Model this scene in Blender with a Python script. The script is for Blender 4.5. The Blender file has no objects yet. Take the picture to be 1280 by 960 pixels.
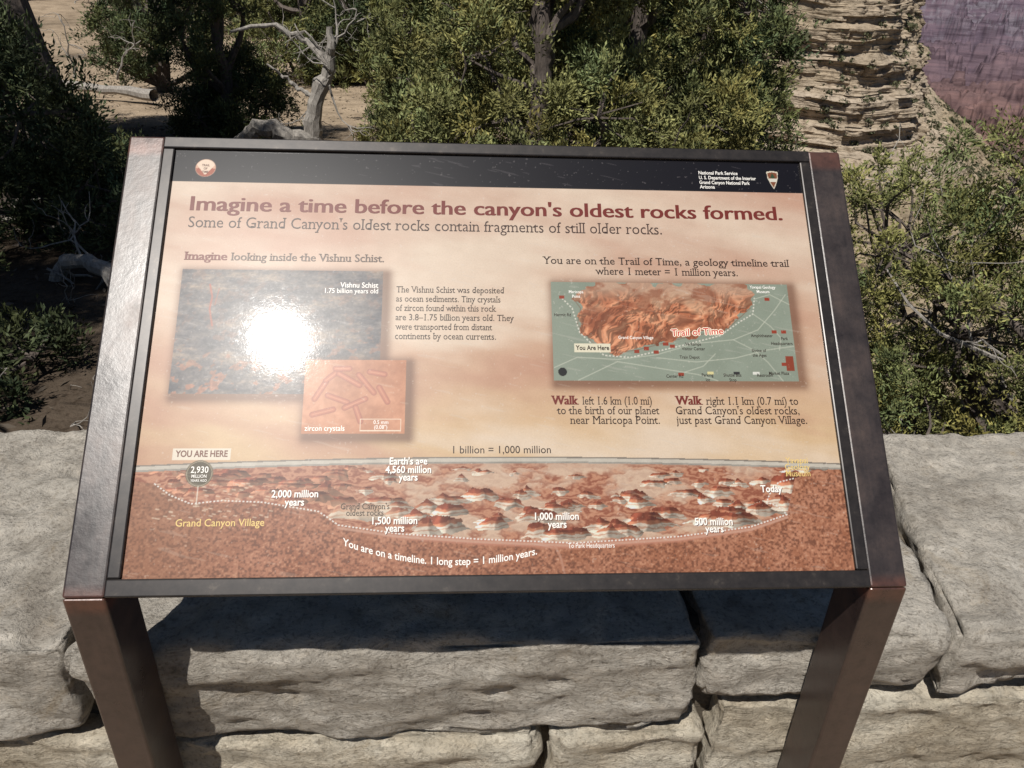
import bpy, math, random
import numpy as np
from mathutils import Vector, Matrix

scene = bpy.context.scene
rng = np.random.default_rng(7)

# ------------------------------------------------------------------ helpers
def hsh(ix, iy, iz, seed):
    n = (ix*374761393 + iy*668265263 + iz*1440670441 + seed*974634777) & 0xffffffff
    n = ((n ^ (n >> 13)) * 1274126177) & 0xffffffff
    n = ((n ^ (n >> 16)) * 2246822519) & 0xffffffff
    return (n ^ (n >> 15)) / 4294967295.0

def vnoise(P, seed=0):
    P = np.asarray(P, float)
    f = np.floor(P); t = P - f; i = f.astype(np.int64)
    t = t*t*(3-2*t)
    x, y, z = i[..., 0], i[..., 1], i[..., 2]
    tx, ty, tz = t[..., 0], t[..., 1], t[..., 2]
    def L(a, b, k): return a + (b-a)*k
    lo = L(L(hsh(x, y, z, seed), hsh(x+1, y, z, seed), tx), L(hsh(x, y+1, z, seed), hsh(x+1, y+1, z, seed), tx), ty)
    if not np.any(tz): return lo*2-1
    r = L(lo, L(L(hsh(x, y, z+1, seed), hsh(x+1, y, z+1, seed), tx), L(hsh(x, y+1, z+1, seed), hsh(x+1, y+1, z+1, seed), tx), ty), tz)
    return r*2-1

def fbm(P, octv=4, seed=0, gain=.5):
    P = np.asarray(P, float); s = 0; a = 1; tot = 0
    flat = not np.any(P[..., 2])
    for o in range(octv):
        Q_ = P*(2.03**o)+o*17.3
        if flat: Q_[..., 2] = 0
        s = s + a*vnoise(Q_, seed+o); tot += a; a *= gain
    return s/tot

def sstep(a, b, x):
    t = np.clip((x-a)/(b-a), 0, 1); return t*t*(3-2*t)

def make_mesh(name, V, quads=None, tris=None, mats=(), midx=None, smooth=False, color=None, parent=None, link=True):
    V = np.asarray(V, np.float32)
    me = bpy.data.meshes.new(name)
    nq = 0 if quads is None else len(quads); nt = 0 if tris is None else len(tris)
    loops = []
    if nq: loops.append(np.asarray(quads, np.int32).ravel())
    if nt: loops.append(np.asarray(tris, np.int32).ravel())
    lp = np.concatenate(loops)
    me.vertices.add(len(V)); me.vertices.foreach_set("co", V.ravel())
    me.loops.add(len(lp)); me.loops.foreach_set("vertex_index", lp)
    me.polygons.add(nq+nt)
    ls = np.concatenate([np.arange(nq)*4, nq*4+np.arange(nt)*3]).astype(np.int32)
    me.polygons.foreach_set("loop_start", ls)
    if midx is not None: me.polygons.foreach_set("material_index", np.asarray(midx, np.int32))
    me.polygons.foreach_set("use_smooth", np.full(nq+nt, smooth))
    me.update(calc_edges=True); me.validate()
    for m in mats: me.materials.append(m)
    if color is not None:
        at = me.color_attributes.new("tint", 'FLOAT_COLOR', 'POINT')
        c = np.ones((len(V), 4), np.float32); c[:, :3] = color
        at.data.foreach_set("color", c.ravel())
    ob = bpy.data.objects.new(name, me)
    if link: scene.collection.objects.link(ob)
    if parent: ob.parent = parent
    return ob

def srgb(c):
    c = np.asarray(c, float)/255.0
    return np.where(c <= .04045, c/12.92, ((c+.055)/1.055)**2.4)

def new_mat(name):
    m = bpy.data.materials.new(name); m.use_nodes = True
    nt = m.node_tree; b = nt.nodes["Principled BSDF"]
    return m, nt, b

def N(nt, t, **kw):
    n = nt.nodes.new(t)
    for k, v in kw.items(): setattr(n, k, v)
    return n

def ramp(nt, fac, stops):
    r = N(nt, 'ShaderNodeValToRGB'); el = r.color_ramp.elements
    while len(el) < len(stops): el.new(.5)
    for e, (p, c) in zip(el, stops):
        e.position = p; e.color = (*c, 1) if len(c) == 3 else c
    nt.links.new(fac, r.inputs[0]); return r.outputs[0]

def noise(nt, vec, scale, detail=4, rough=.55, dist=0):
    n = N(nt, 'ShaderNodeTexNoise'); n.inputs['Scale'].default_value = scale
    n.inputs['Detail'].default_value = detail; n.inputs['Roughness'].default_value = rough
    n.inputs['Distortion'].default_value = dist
    if vec is not None: nt.links.new(vec, n.inputs['Vector'])
    return n.outputs['Fac']

def mixc(nt, fac, a, b, mode='MIX'):
    m = N(nt, 'ShaderNodeMix', data_type='RGBA', blend_type=mode)
    for s, v in ((m.inputs[0], fac), (m.inputs[6], a), (m.inputs[7], b)):
        if isinstance(v, (int, float)): s.default_value = v
        elif isinstance(v, tuple): s.default_value = (*v, 1)
        else: nt.links.new(v, s)
    return m.outputs[2]

def bump(nt, b, h, strength, dist, prev=None):
    n = N(nt, 'ShaderNodeBump'); n.inputs['Strength'].default_value = strength
    n.inputs['Distance'].default_value = dist
    nt.links.new(h, n.inputs['Height'])
    if prev is not None: nt.links.new(prev, n.inputs['Normal'])
    nt.links.new(n.outputs[0], b.inputs['Normal']); return n.outputs[0]

# ------------------------------------------------------------------ materials
def rock_mat(name, dark, mid, light, rough=.9):
    m, nt, b = new_mat(name)
    tc = N(nt, 'ShaderNodeTexCoord'); v = tc.outputs['Object']
    mp = N(nt, 'ShaderNodeMapping'); mp.inputs['Scale'].default_value = (1, 1.3, 2.2); mp.inputs['Rotation'].default_value = (.1, .15, .35)
    nt.links.new(v, mp.inputs[0]); mv = mp.outputs[0]
    n1 = noise(nt, mv, 4.5, 7, .62, .6)
    c = ramp(nt, n1, [(.30, dark), (.48, mid), (.68, light)])
    n2 = noise(nt, v, 38, 5, .7)
    c = mixc(nt, .6, c, ramp(nt, n2, [(.30, (.42, .40, .37)), (.5, (.95, .95, .95)), (.72, (1.15, 1.12, 1.08))]), 'MULTIPLY')
    n3 = noise(nt, v, 150, 2, .6)
    c = mixc(nt, .55, c, ramp(nt, n3, [(.34, (.42, .40, .38)), (.46, (1, 1, 1))]), 'MULTIPLY')
    n4 = noise(nt, v, 9, 5, .7, 1.2)     # ochre / lichen stains
    st = ramp(nt, n4, [(.58, (0, 0, 0)), (.70, (1, 1, 1))])
    mm = N(nt, 'ShaderNodeMath', operation='MULTIPLY'); mm.inputs[1].default_value = .4
    nt.links.new(st, mm.inputs[0])
    c = mixc(nt, mm.outputs[0], c, (.32, .24, .14))
    nt.links.new(c, b.inputs['Base Color'])
    b.inputs['Roughness'].default_value = rough; b.inputs['Specular IOR Level'].default_value = .25
    p = bump(nt, b, noise(nt, mv, 18, 8, .74, .5), 1.0, .02)
    bump(nt, b, n3, .6, .003, p)
    return m

cap_stone = rock_mat("cap_stone_limestone", (.31, .275, .23), (.46, .42, .36), (.56, .52, .455))
low_stone = rock_mat("course_stone_limestone", (.36, .305, .225), (.53, .465, .36), (.62, .57, .47))
m_mortar = rock_mat("mortar", (.10, .085, .065), (.15, .125, .095), (.2, .17, .13))

def foliage_mat(name):
    m, nt, b = new_mat(name)
    a = N(nt, 'ShaderNodeAttribute', attribute_name="tint")
    nt.links.new(a.outputs['Color'], b.inputs['Base Color'])
    b.inputs['Roughness'].default_value = .7; b.inputs['Specular IOR Level'].default_value = .25
    return m
m_leaf = foliage_mat("juniper_foliage")

def bark_mat(name, c1, c2):
    m, nt, b = new_mat(name)
    tc = N(nt, 'ShaderNodeTexCoord')
    mp = N(nt, 'ShaderNodeMapping'); mp.inputs['Scale'].default_value = (1, 1, .25)
    nt.links.new(tc.outputs['Object'], mp.inputs[0])
    n = noise(nt, mp.outputs[0], 45, 5, .7)
    nt.links.new(ramp(nt, n, [(.3, c1), (.65, c2)]), b.inputs['Base Color'])
    b.inputs['Roughness'].default_value = .85
    bump(nt, b, n, .8, .01)
    return m
m_bark = bark_mat("juniper_bark", (.045, .035, .03), (.15, .12, .10))
m_dead = bark_mat("weathered_dead_wood", (.15, .135, .12), (.38, .35, .31))

# steel of the sign legs (weathering steel: brown with rusty ends)
m_steel, nt, b = new_mat("weathering_steel")
tc = N(nt, 'ShaderNodeTexCoord'); v = tc.outputs['Object']
sx = N(nt, 'ShaderNodeSeparateXYZ'); nt.links.new(v, sx.inputs[0])
n1 = noise(nt, v, 14, 8, .65); n2 = noise(nt, v, 90, 5, .7)
mp = N(nt, 'ShaderNodeMapping'); mp.inputs['Scale'].default_value = (60, 3, 3); nt.links.new(v, mp.inputs[0])
n3 = noise(nt, mp.outputs[0], 1.5, 5, .6)
def band(z0, z1, z2, z3):
    a = N(nt, 'ShaderNodeMapRange', interpolation_type='SMOOTHSTEP'); a.inputs[1].default_value = z0; a.inputs[2].default_value = z1
    c = N(nt, 'ShaderNodeMapRange', interpolation_type='SMOOTHSTEP'); c.inputs[1].default_value = z2; c.inputs[2].default_value = z3
    c.inputs[3].default_value = 1; c.inputs[4].default_value = 0
    nt.links.new(sx.outputs[2], a.inputs[0]); nt.links.new(sx.outputs[2], c.inputs[0])
    m = N(nt, 'ShaderNodeMath', operation='MULTIPLY'); nt.links.new(a.outputs[0], m.inputs[0]); nt.links.new(c.outputs[0], m.inputs[1])
    return m.outputs[0]
s = N(nt, 'ShaderNodeMath', operation='ADD'); nt.links.new(band(.765, .785, .80, .812), s.inputs[0]); nt.links.new(band(1.222, 1.232, 1.3, 1.31), s.inputs[1])
s2 = N(nt, 'ShaderNodeMath', operation='MULTIPLY'); nt.links.new(s.outputs[0], s2.inputs[0]); nt.links.new(ramp(nt, n1, [(.35, (.3, .3, .3)), (.6, (.9, .9, .9))]), s2.inputs[1])
base = ramp(nt, n1, [(.3, (.022, .018, .018)), (.5, (.038, .029, .027)), (.7, (.060, .040, .033))])
base = mixc(nt, .5, base, ramp(nt, n3, [(.35, (.6, .6, .6)), (.6, (1.2, 1.15, 1.1))]), 'MULTIPLY')
legm = N(nt, 'ShaderNodeMapRange'); legm.inputs[1].default_value = .80; legm.inputs[2].default_value = .76; legm.inputs[3].default_value = 0; legm.inputs[4].default_value = .5
nt.links.new(sx.outputs[2], legm.inputs[0])
base = mixc(nt, legm.outputs[0], base, (.055, .032, .026))
base = mixc(nt, s2.outputs[0], base, (.11, .043, .028))
sc1 = noise(nt, v, 55, 8, .8)
base = mixc(nt, .8, base, ramp(nt, sc1, [(.35, (.6, .6, .6)), (.5, (1, 1, 1)), (.68, (1.25, 1.2, 1.15)), (.74, (2.0, 1.9, 1.8))]), 'MULTIPLY')
nt.links.new(base, b.inputs['Base Color'])
nt.links.new(ramp(nt, n1, [(.3, (.24, .24, .24)), (.7, (.42, .42, .42))]), b.inputs['Roughness'])
b.inputs['Metallic'].default_value = .15; b.inputs['Specular IOR Level'].default_value = .8
bump(nt, b, n2, .2, .001)

m_frame, nt, b = new_mat("dark_bronze_frame")
tc = N(nt, 'ShaderNodeTexCoord')
n1 = noise(nt, tc.outputs['Object'], 60, 6, .7)
nt.links.new(ramp(nt, n1, [(.3, (.016, .014, .014)), (.6, (.032, .027, .025)), (.8, (.09, .075, .06))]), b.inputs['Base Color'])
b.inputs['Roughness'].default_value = .32; b.inputs['Metallic'].default_value = .3

def laminate(name, col=None):
    m, nt, b = new_mat(name)
    tc = N(nt, 'ShaderNodeTexCoord'); v = tc.outputs['Object']
    if col is None:
        a = N(nt, 'ShaderNodeAttribute', attribute_name="tint"); c = a.outputs['Color']
        c = mixc(nt, .5, c, ramp(nt, noise(nt, v, 420, 2, .6), [(.3, (.88, .87, .86)), (.6, (1, 1, 1))]), 'MULTIPLY')
        nt.links.new(c, b.inputs['Base Color'])
    else: b.inputs['Base Color'].default_value = (*col, 1)
    b.inputs['Roughness'].default_value = .34; b.inputs['Specular IOR Level'].default_value = .2
    b.inputs['Coat Weight'].default_value = .5; b.inputs['Coat IOR'].default_value = 1.4
    nr = noise(nt, v, 130, 5, .75)
    nt.links.new(ramp(nt, nr, [(.35, (.044, .044, .044)), (.55, (.055, .055, .055)), (.72, (.10, .10, .10))]), b.inputs['Coat Roughness'])
    nb = noise(nt, v, 350, 3, .6)
    bn = N(nt, 'ShaderNodeBump'); bn.inputs['Strength'].default_value = .06; bn.inputs['Distance'].default_value = .0006
    nt.links.new(nb, bn.inputs['Height']); nt.links.new(bn.outputs[0], b.inputs['Coat Normal'])
    return m
m_art = laminate("printed_laminate")

# ------------------------------------------------------------------ sign
W, H = .914, .597
TL = Vector((-.412, 1.150, 1.2329))
M = Matrix(((1, 0, 0, TL.x), (0, .711, -.703, TL.y), (0, .703, .711, TL.z), (0, 0, 0, 1)))
sign = bpy.data.objects.new("interpretive_sign", None); scene.collection.objects.link(sign)

def box(name, x0, x1, y0, y1, z0, z1, mat, bev=.0015, mtx=None, parent=None):
    V = [(x, y, z) for z in (z0, z1) for y in (y0, y1) for x in (x0, x1)]
    Q = [(0, 2, 3, 1), (4, 5, 7, 6), (0, 1, 5, 4), (2, 6, 7, 3), (0, 4, 6, 2), (1, 3, 7, 5)]
    ob = make_mesh(name, V, Q, mats=[mat], parent=parent)
    if mtx is not None: ob.matrix_world = mtx
    if bev:
        md = ob.modifiers.new("bevel", 'BEVEL'); md.width = bev; md.segments = 2
    return ob

# --- printed artwork: painted per vertex on the panel grid (u right, v down, both 0..1)
nx, ny = 1150, 752
uu = np.linspace(0, 1, nx); vv = np.linspace(0, 1, ny)
U, Vv = np.meshgrid(uu, vv)
def nz(su, sv, o=4, seed=0, gain=.5, ox=0): return fbm(np.stack([U*su+ox+seed*3.1, Vv*sv, np.zeros_like(U)], -1), o, seed, gain)
def C(*c): return np.array(c, float)
def mix(a, b, k): return a*(1-k[..., None]) + b*k[..., None]
art = np.zeros(U.shape+(3,)) + C(222, 192, 170)
art = mix(art, C(213, 174, 146)+0*art, sstep(.2, .55, Vv))
art = mix(art, C(226, 194, 154)+0*art, sstep(.5, .74, Vv))
q = fbm(np.stack([U*3+Vv*2.2, Vv*9-U*3.0, 0*U], -1), 4, 11)
art = mix(art, C(238, 218, 196)+0*art, np.clip(q*1.8, 0, .85))
art = mix(art, C(196, 146, 122)+0*art, np.clip(-q*1.5-.05, 0, .65))
art += (nz(60, 40, 3, 5)*5)[..., None]

def rect(u0, u1, v0, v1): return (U >= u0) & (U <= u1) & (Vv >= v0) & (Vv <= v1)
def dshadow(u0, u1, v0, v1, o=.008, w=.014, a=.6):
    global art
    dx = np.maximum(np.maximum(u0+o*.66-U, U-u1-o*.66), 0)*W/H; dy = np.maximum(np.maximum(v0+o-Vv, Vv-v1-o), 0)
    k = a*np.exp(-(dx**2+dy**2)/(w*w))
    art = art*(1-k[..., None]) + C(90, 55, 40)*k[..., None]
def pip(poly, X, Y):
    ins = np.zeros(X.shape, bool); j = len(poly)-1
    for i in range(len(poly)):
        xi, yi = poly[i]; xj, yj = poly[j]
        c = ((yi > Y) != (yj > Y)) & (X < (xj-xi)*(Y-yi)/(yj-yi+1e-12)+xi)
        ins ^= c; j = i
    return ins
def stroke(pts, w, col, dash=None, a=1):
    us = [p[0] for p in pts]; vs = [p[1] for p in pts]; pad = .012
    i0 = max(int((min(vs)-pad)*ny), 0); i1 = min(int((max(vs)+pad)*ny)+1, ny); j0 = max(int((min(us)-pad)*nx), 0); j1 = min(int((max(us)+pad)*nx)+1, nx)
    X = U[i0:i1, j0:j1]*W; Y = Vv[i0:i1, j0:j1]*H; d = np.full(X.shape, 9.0); t0 = np.zeros(X.shape); acc = 0
    for (a_, b), (c, e) in zip(pts[:-1], pts[1:]):
        a_, b, c, e = a_*W, b*H, c*W, e*H
        L = math.hypot(c-a_, e-b)+1e-9
        t = np.clip(((X-a_)*(c-a_)+(Y-b)*(e-b))/L**2, 0, 1)
        dd = np.hypot(X-a_-t*(c-a_), Y-b-t*(e-b)); k = dd < d
        d = np.where(k, dd, d); t0 = np.where(k, acc+t*L, t0); acc += L
    k = np.clip(w/2+.5-d*1000, 0, 1)*a
    if dash: k = k*((t0*1000 % dash) < dash*.55)
    art[i0:i1, j0:j1] = art[i0:i1, j0:j1]*(1-k[..., None])+col*k[..., None]

# schist photo
dshadow(.0322, .3285, .3127, .609)
mk = rect(.0322, .3285, .3127, .609)
g = fbm(np.stack([U*26+Vv*18, Vv*44-U*10, 0*U], -1), 6, 21, .72)
sc = C(112, 106, 106) + 0*art
sc = mix(sc, C(72, 72, 80)+0*art, np.clip(g*2.2, 0, 1)); sc = mix(sc, C(160, 142, 126)+0*art, np.clip(-g*2.2-.1, 0, 1))
g2 = fbm(np.stack([U*90+Vv*50, Vv*60-U*40, 0*U], -1), 3, 31)
sc = mix(sc, C(186, 118, 88)+0*art, np.clip((g2-.18)*5, 0, .7)*(.25+.75*sstep(.42, .6, Vv))); sc *= (1+.18*nz(300, 200, 2, 8))[..., None]
art = np.where(mk[..., None], sc, art)
stroke([(.074, .35), (.079, .38), (.077, .41), (.083, .45)], 2.4, C(176, 84, 60), a=.85)
stroke([(.088, .36), (.084, .40)], 1.4, C(176, 94, 70), a=.7)
# crystal photo
dshadow(.2217, .3666, .529, .699)
mk = rect(.2217, .3666, .529, .699)
g = nz(25, 18, 4, 41)
cr = C(200, 134, 96) + 0*art + (g*30)[..., None] + (nz(160, 100, 3, 43)*16)[..., None]
art = np.where(mk[..., None], cr, art)
for (a, b_, ln, an) in [(.245, .60, .03, -60), (.262, .565, .026, -40), (.285, .575, .035, 30), (.31, .585, .035, 50), (.27, .62, .03, 20), (.295, .63, .032, -25), (.325, .56, .022, 10), (.25, .65, .03, -15), (.30, .655, .022, 70), (.335, .61, .025, 60), (.275, .55, .02, 0)]:
    dx = math.cos(math.radians(an))*ln/2; dy = math.sin(math.radians(an))*ln/2*W/H
    p = [(a-dx, b_-dy), (a+dx, b_+dy)]
    stroke(p, 8, C(156, 80, 58), a=.7); stroke(p, 5.2, C(196, 116, 86), a=.9); stroke(p, 1.2, C(232, 170, 130), a=.6)
mk = rect(.303, .362, .665, .693) & ~rect(.3045, .3605, .667, .691)
art = np.where(mk[..., None], C(245, 225, 200), art)
# map
dshadow(.5832, .9545, .3329, .5755, a=.5)
mk = rect(.5832, .9545, .3329, .5755)
mp_ = C(150, 160, 144) + 0*art + (nz(30, 20, 4, 51)*9)[..., None]
reg = [(.641, .335), (.895, .335), (.892, .395), (.853, .448), (.78, .473), (.715, .50), (.672, .512), (.642, .482), (.622, .44), (.628, .40), (.617, .375)]
nu = nz(60, 50, 3, 61)*.01; nv_ = nz(60, 50, 3, 62)*.014
cm = pip(reg, U+nu, Vv+nv_)
wx = nz(20, 16, 3, 67)*1.2; wy = nz(20, 16, 3, 68)*1.2
rl = fbm(np.stack([U*48+wx, Vv*34+wy, 0*U], -1), 4, 63, .55); rdg = 1-np.abs(rl)*3.0
gx_ = np.gradient(rl, axis=1)*16; gy_ = np.gradient(rl, axis=0)*16
rc = mix(C(168, 104, 74)+0*art, C(210, 150, 114)+0*art, np.clip(rdg, 0, 1))
rc = rc*(1+np.clip(-gx_*.6-gy_*.4, -.22, .18))[..., None]
rc = mix(rc, C(216, 180, 148)+0*art, np.clip(nz(24, 30, 4, 64)*3-.5, 0, .75)*sstep(.46, .36, Vv))
rc = mix(rc, C(200, 166, 142)+0*art, sstep(.395, .34, Vv)*.85)
rc = mix(rc, C(142, 80, 56)+0*art, np.clip(nz(30, 30, 4, 66)*3-.6, 0, .55))
mp_ = np.where(cm[..., None], rc, mp_)
art = np.where(mk[..., None], mp_, art)
wht = C(232, 228, 214)
stroke(reg[2:], 1.0, C(120, 70, 50), a=.5)
stroke([(.60, .375), (.615, .40), (.625, .46), (.66, .515), (.70, .52), (.74, .505), (.78, .49), (.84, .465), (.873, .43), (.895, .41), (.90, .37)], 1.8, wht, dash=5)
for pl in ([(.585, .545), (.62, .52), (.68, .525), (.74, .513), (.80, .485), (.86, .475), (.90, .45), (.93, .40), (.95, .36)],
           [(.62, .575), (.68, .53), (.74, .545), (.80, .56), (.83, .575)], [(.74, .52), (.80, .53), (.86, .52), (.91, .50), (.953, .49)],
           [(.86, .475), (.89, .50), (.91, .53), (.93, .575)], [(.78, .555), (.81, .54), (.83, .51)], [(.895, .41), (.92, .44), (.935, .47), (.93, .50)],
           [(.90, .372), (.925, .36), (.954, .385)]):
    stroke(pl, 1.2, C(205, 208, 190), a=.8)
for (a, b_) in [(.71, .505), (.725, .498), (.755, .487), (.765, .492), (.74, .507), (.92, .372), (.94, .455), (.945, .545), (.935, .535), (.60, .372), (.775, .56), (.925, .455)]:
    m_ = rect(a-.004, a+.004, b_-.004, b_+.004); art = np.where(m_[..., None], C(160, 70, 50), art)
m_ = rect(.938, .95, .515, .55); art = np.where(m_[..., None], C(150, 72, 52), art)
m_ = rect(.6159, .6704, .487, .508); art = np.where(m_[..., None], C(240, 232, 205), art)
for a, cc in ((.815, C(230, 220, 160)), (.855, C(60, 60, 60)), (.885, C(235, 235, 225))):
    m_ = rect(a, a+.01, .553, .560); art = np.where(m_[..., None], cc, art)
m_ = np.hypot((U-.597)*W, (Vv-.555)*H) < .006; art = np.where(m_[..., None], C(35, 35, 35), art)

# panorama
hz = .767-.017*(1-(2*U-1)**2)
rim = np.interp(U, [0, .028, .079, .1755, .252, .28, .362, .472, .605, .753, .857, .912, .93, 1], [.80, .806, .8485, .846, .866, .895, .914, .9265, .9366, .925, .906, .88, .80, .775])
t = (Vv-hz)/(rim-hz)
pan = Vv > hz
n1 = nz(22, 30, 5, 71, .55); n2 = nz(70, 60, 4, 72, .6); n3_ = nz(160, 120, 3, 73)
cre = sstep(.25, .42, U)*sstep(1.02, .8, U)
st = .5+.5*np.sin((Vv*300)+n1*16+n2*5)
can = mix(C(156, 94, 72)+0*art, C(204, 148, 118)+0*art, st)
can = mix(can, C(226, 204, 180)+0*art, np.clip(cre*(.3+n1*1.8), 0, .75))
for_bt = []
r2 = np.random.default_rng(5)
for i in range(95):
    bt = r2.uniform(.08, 1.0)**.85; cu = .26+.67*((i*.618) % 1.0)+r2.normal()*.012; for_bt.append((bt, cu, r2.uniform(.016, .044)*(.45+bt*.85), r2.uniform(.020, .036)*(.3+bt*.95), r2.uniform(0, 1)))
for i in range(34):
    cu = .05+.25*((i*.618) % 1.0); bt = r2.uniform(.15, .95); for_bt.append((bt, cu, r2.uniform(.014, .04), r2.uniform(.010, .020), .2))
for bt, cu, wd, ht, kind in sorted(for_bt):
    hb = np.interp(cu, uu, hz[0]); rb = np.interp(cu, uu, rim[0]); bv = hb+.008+(rb-hb-.008)*bt
    i0 = max(int((bv-ht*1.3)*ny), 0); i1 = min(int((bv+.01)*ny)+1, ny); j0 = max(int((cu-wd*1.2)*nx), 0); j1 = min(int((cu+wd*1.2)*nx)+1, nx)
    sl = (slice(i0, i1), slice(j0, j1)); u_, v_, a1, a2, a3 = U[sl], Vv[sl], n1[sl], n2[sl], n3_[sl]
    d = np.abs(u_-cu+a1*.012+a2*.004)/wd
    core = np.clip(1-d, 0, 1)
    prof2 = core**1.15 if kind > .45 else np.minimum(core*1.7, .82+.10*core)**1.1
    prof2 = prof2*(1+a2*.22)
    top = bv-ht*prof2; lt = (bv-v_)/ht
    ph = (u_-cu)/(np.abs(v_-(bv-ht*1.25))+.008)
    rib = fbm(np.stack([ph*2.8+cu*90, v_*18, 0*u_], -1), 2, 79)
    k = (d < 1) & (v_ > top) & (v_ < bv+rib*.008-d*d*.006+a2*.004) & (t[sl] < 1)
    red = cu < .3
    low = C(200, 146, 116) if red else C(232, 216, 196)
    capc = C(150, 82, 62); midc = C(200, 132, 100)
    tilt = r2.normal()*.25*(u_-cu)/wd
    lt2 = lt+a2*.16+a3*.05+rib*.10+tilt*.3
    z_ = np.zeros(u_.shape+(3,))
    w1 = sstep(.60, .68, lt2)[..., None]; w2 = sstep(.42, .50, lt2)[..., None]
    col = (low+z_)*(1-w2)+midc*w2; col = col*(1-w1)+capc*w1
    w3 = (sstep(.20, .24, lt2)*sstep(.32, .28, lt2)*.6)[..., None]; col = col*(1-w3)+C(190, 134, 106)*w3
    sh = 1.03-.33*sstep(-.002, .004, u_-cu+a1*.014+rib*.012)
    sh = sh*(1+rib*.36+a3*.12)
    can[sl] = np.where(k[..., None], np.clip(col*sh[..., None], 40, 245), can[sl])
can = mix(can, C(190, 160, 140)+0*art, sstep(.16, .02, t)*.7)
sp = nz(330, 230, 2, 81); sp2 = nz(40, 26, 4, 82)
fo = C(178, 120, 92) + 0*art + (sp2*22)[..., None]
fo = mix(fo, C(118, 76, 58)+0*art, np.clip(sp*2.2, 0, 1)*.75)
fo = mix(fo, C(216, 162, 130)+0*art, np.clip(-sp*2-.5, 0, 1)*.8)
fo = mix(fo, C(150, 108, 80)+0*art, sstep(.2, .03, U)*.4)
pn = np.where((t < 1.0)[..., None], can, fo)
pn = mix(pn, C(198, 138, 114)+0*art, sstep(.985, 1.0, t)*sstep(1.09, 1.05, t)*cre)
lo = Vv-hz
pn = np.where((lo < .012)[..., None], C(206, 198, 184)+(n2*12)[..., None], pn); pn = np.where((lo < .003)[..., None], C(140, 130, 120), pn)
pn = np.where(((lo > .0105) & (lo < .0145))[..., None], C(164, 158, 148)+(n2*26)[..., None], pn)
art = np.where(pan[..., None], pn, art)
rimp = [(.028, .806), (.05, .83), (.079, .8485), (.12, .842), (.1755, .846), (.252, .866), (.28, .895), (.362, .914), (.472, .9265), (.605, .9366), (.753, .925), (.857, .906), (.912, .88), (.90, .862), (.884, .853), (.89, .835), (.905, .809), (.93, .80)]
stroke([(a, b_+.006) for a, b_ in rimp[6:13]], 3, C(214, 172, 150), a=.7)
stroke(rimp, 1.7, C(250, 248, 240), dash=4.5)
stroke([(.577, .94), (.585, .965), (.59, .999)], 3, C(205, 154, 130), a=.7)
for i in range(60):
    a = r2.uniform(.03, .19); b_ = r2.uniform(.805, .88)
    stroke([(a, b_), (a+.004, b_+.001)], 1.6, C(235, 215, 190), a=.7)
kx = np.exp(-(((U-.3154)/.042)**4+((Vv-.866)/.017)**4))*.75; art = mix(art, C(226, 200, 172)+0*art, kx)
m_ = rect(.0475, .1265, .731, .755); art = np.where(m_[..., None], C(240, 228, 208), art)
rr = np.hypot((U-.0866)*W, (Vv-.7847)*H)
art = mix(art, C(88, 78, 56)+0*art, np.clip((.0175-rr)*900, 0, 1)); art = mix(art, C(205, 190, 160)+0*art, np.clip(1-np.abs(rr-.0155)*1500, 0, 1))
stroke([(.0866, .812), (.0866, .85)], 1.2, C(240, 235, 220))
# header
hd = Vv < .0865
art = np.where(hd[..., None], C(22, 20, 27), art)
rr = np.hypot((U-.0484)*W, (Vv-.0485)*H)
art = mix(art, C(226, 178, 150)+0*art, np.clip((.0148-rr)*900, 0, 1))
lower = (rr < .0135) & (Vv > .047+np.abs(U-.0484)*.2)
art = np.where(lower[..., None], C(176, 92, 66), art); art = np.where(((rr < .0135) & (Vv < .066) & (np.abs(U-.0484)*W < .0105-(Vv-.045)*H*.75))[..., None], C(246, 220, 196), art)
arrow = [(.944, .027), (.9535, .024), (.963, .027), (.962, .045), (.958, .062), (.9535, .076), (.949, .062), (.945, .045)]
art = np.where(pip(arrow, U, Vv)[..., None], C(236, 226, 205), art)
arr2 = [(.9535+(a-.9535)*.85, .048+(b_-.048)*.85) for a, b_ in arrow]
art = np.where(pip(arr2, U, Vv)[..., None], C(138, 84, 58), art)
art = np.where((pip(arr2, U, Vv) & (Vv > .046) & (Vv < .055))[..., None], C(230, 225, 210), art)
art = np.where((pip([(.949, .045), (.9535, .03), (.958, .045)], U, Vv))[..., None], C(60, 84, 60), art)
sc_ = nz(260, 170, 2, 91); art = mix(art, C(235, 225, 215)+0*art, np.clip((sc_-.66)*5, 0, .3))
sc_ = fbm(np.stack([U*14+Vv*30, Vv*160-U*60, 0*U], -1), 2, 92); art = mix(art, C(225, 215, 205)+0*art, np.clip((sc_-.62)*4, 0, .18))
lin = srgb(np.clip(art, 0, 255))*.60
PV = np.stack([U*W, -Vv*H, np.zeros_like(U)], -1).reshape(-1, 3)
idx = np.arange(nx*ny).reshape(ny, nx)
Q = np.stack([idx[1:, :-1], idx[1:, 1:], idx[:-1, 1:], idx[:-1, :-1]], -1).reshape(-1, 4)
panel = make_mesh("printed_panel", PV, Q, mats=[m_art], color=lin.reshape(-1, 3), parent=sign); panel.matrix_world = M
box("panel_backing", -.001, W+.001, -H-.001, .001, -.022, -.001, m_frame, 0, M, sign)
box("frame_top", -.0166, W+.0166, .0, .0185, -.03, .005, m_frame, .002, M, sign)
box("frame_bottom", -.0166, W+.0166, -H-.0215, -H, -.03, .005, m_frame, .002, M, sign)
box("frame_side_1", -.0164, 0, -H+.0003, -.0003, -.03, .0046, m_frame, .002, M, sign)
box("frame_side_2", W, W+.0164, -H+.0003, -.0003, -.03, .0046, m_frame, .002, M, sign)

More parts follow.
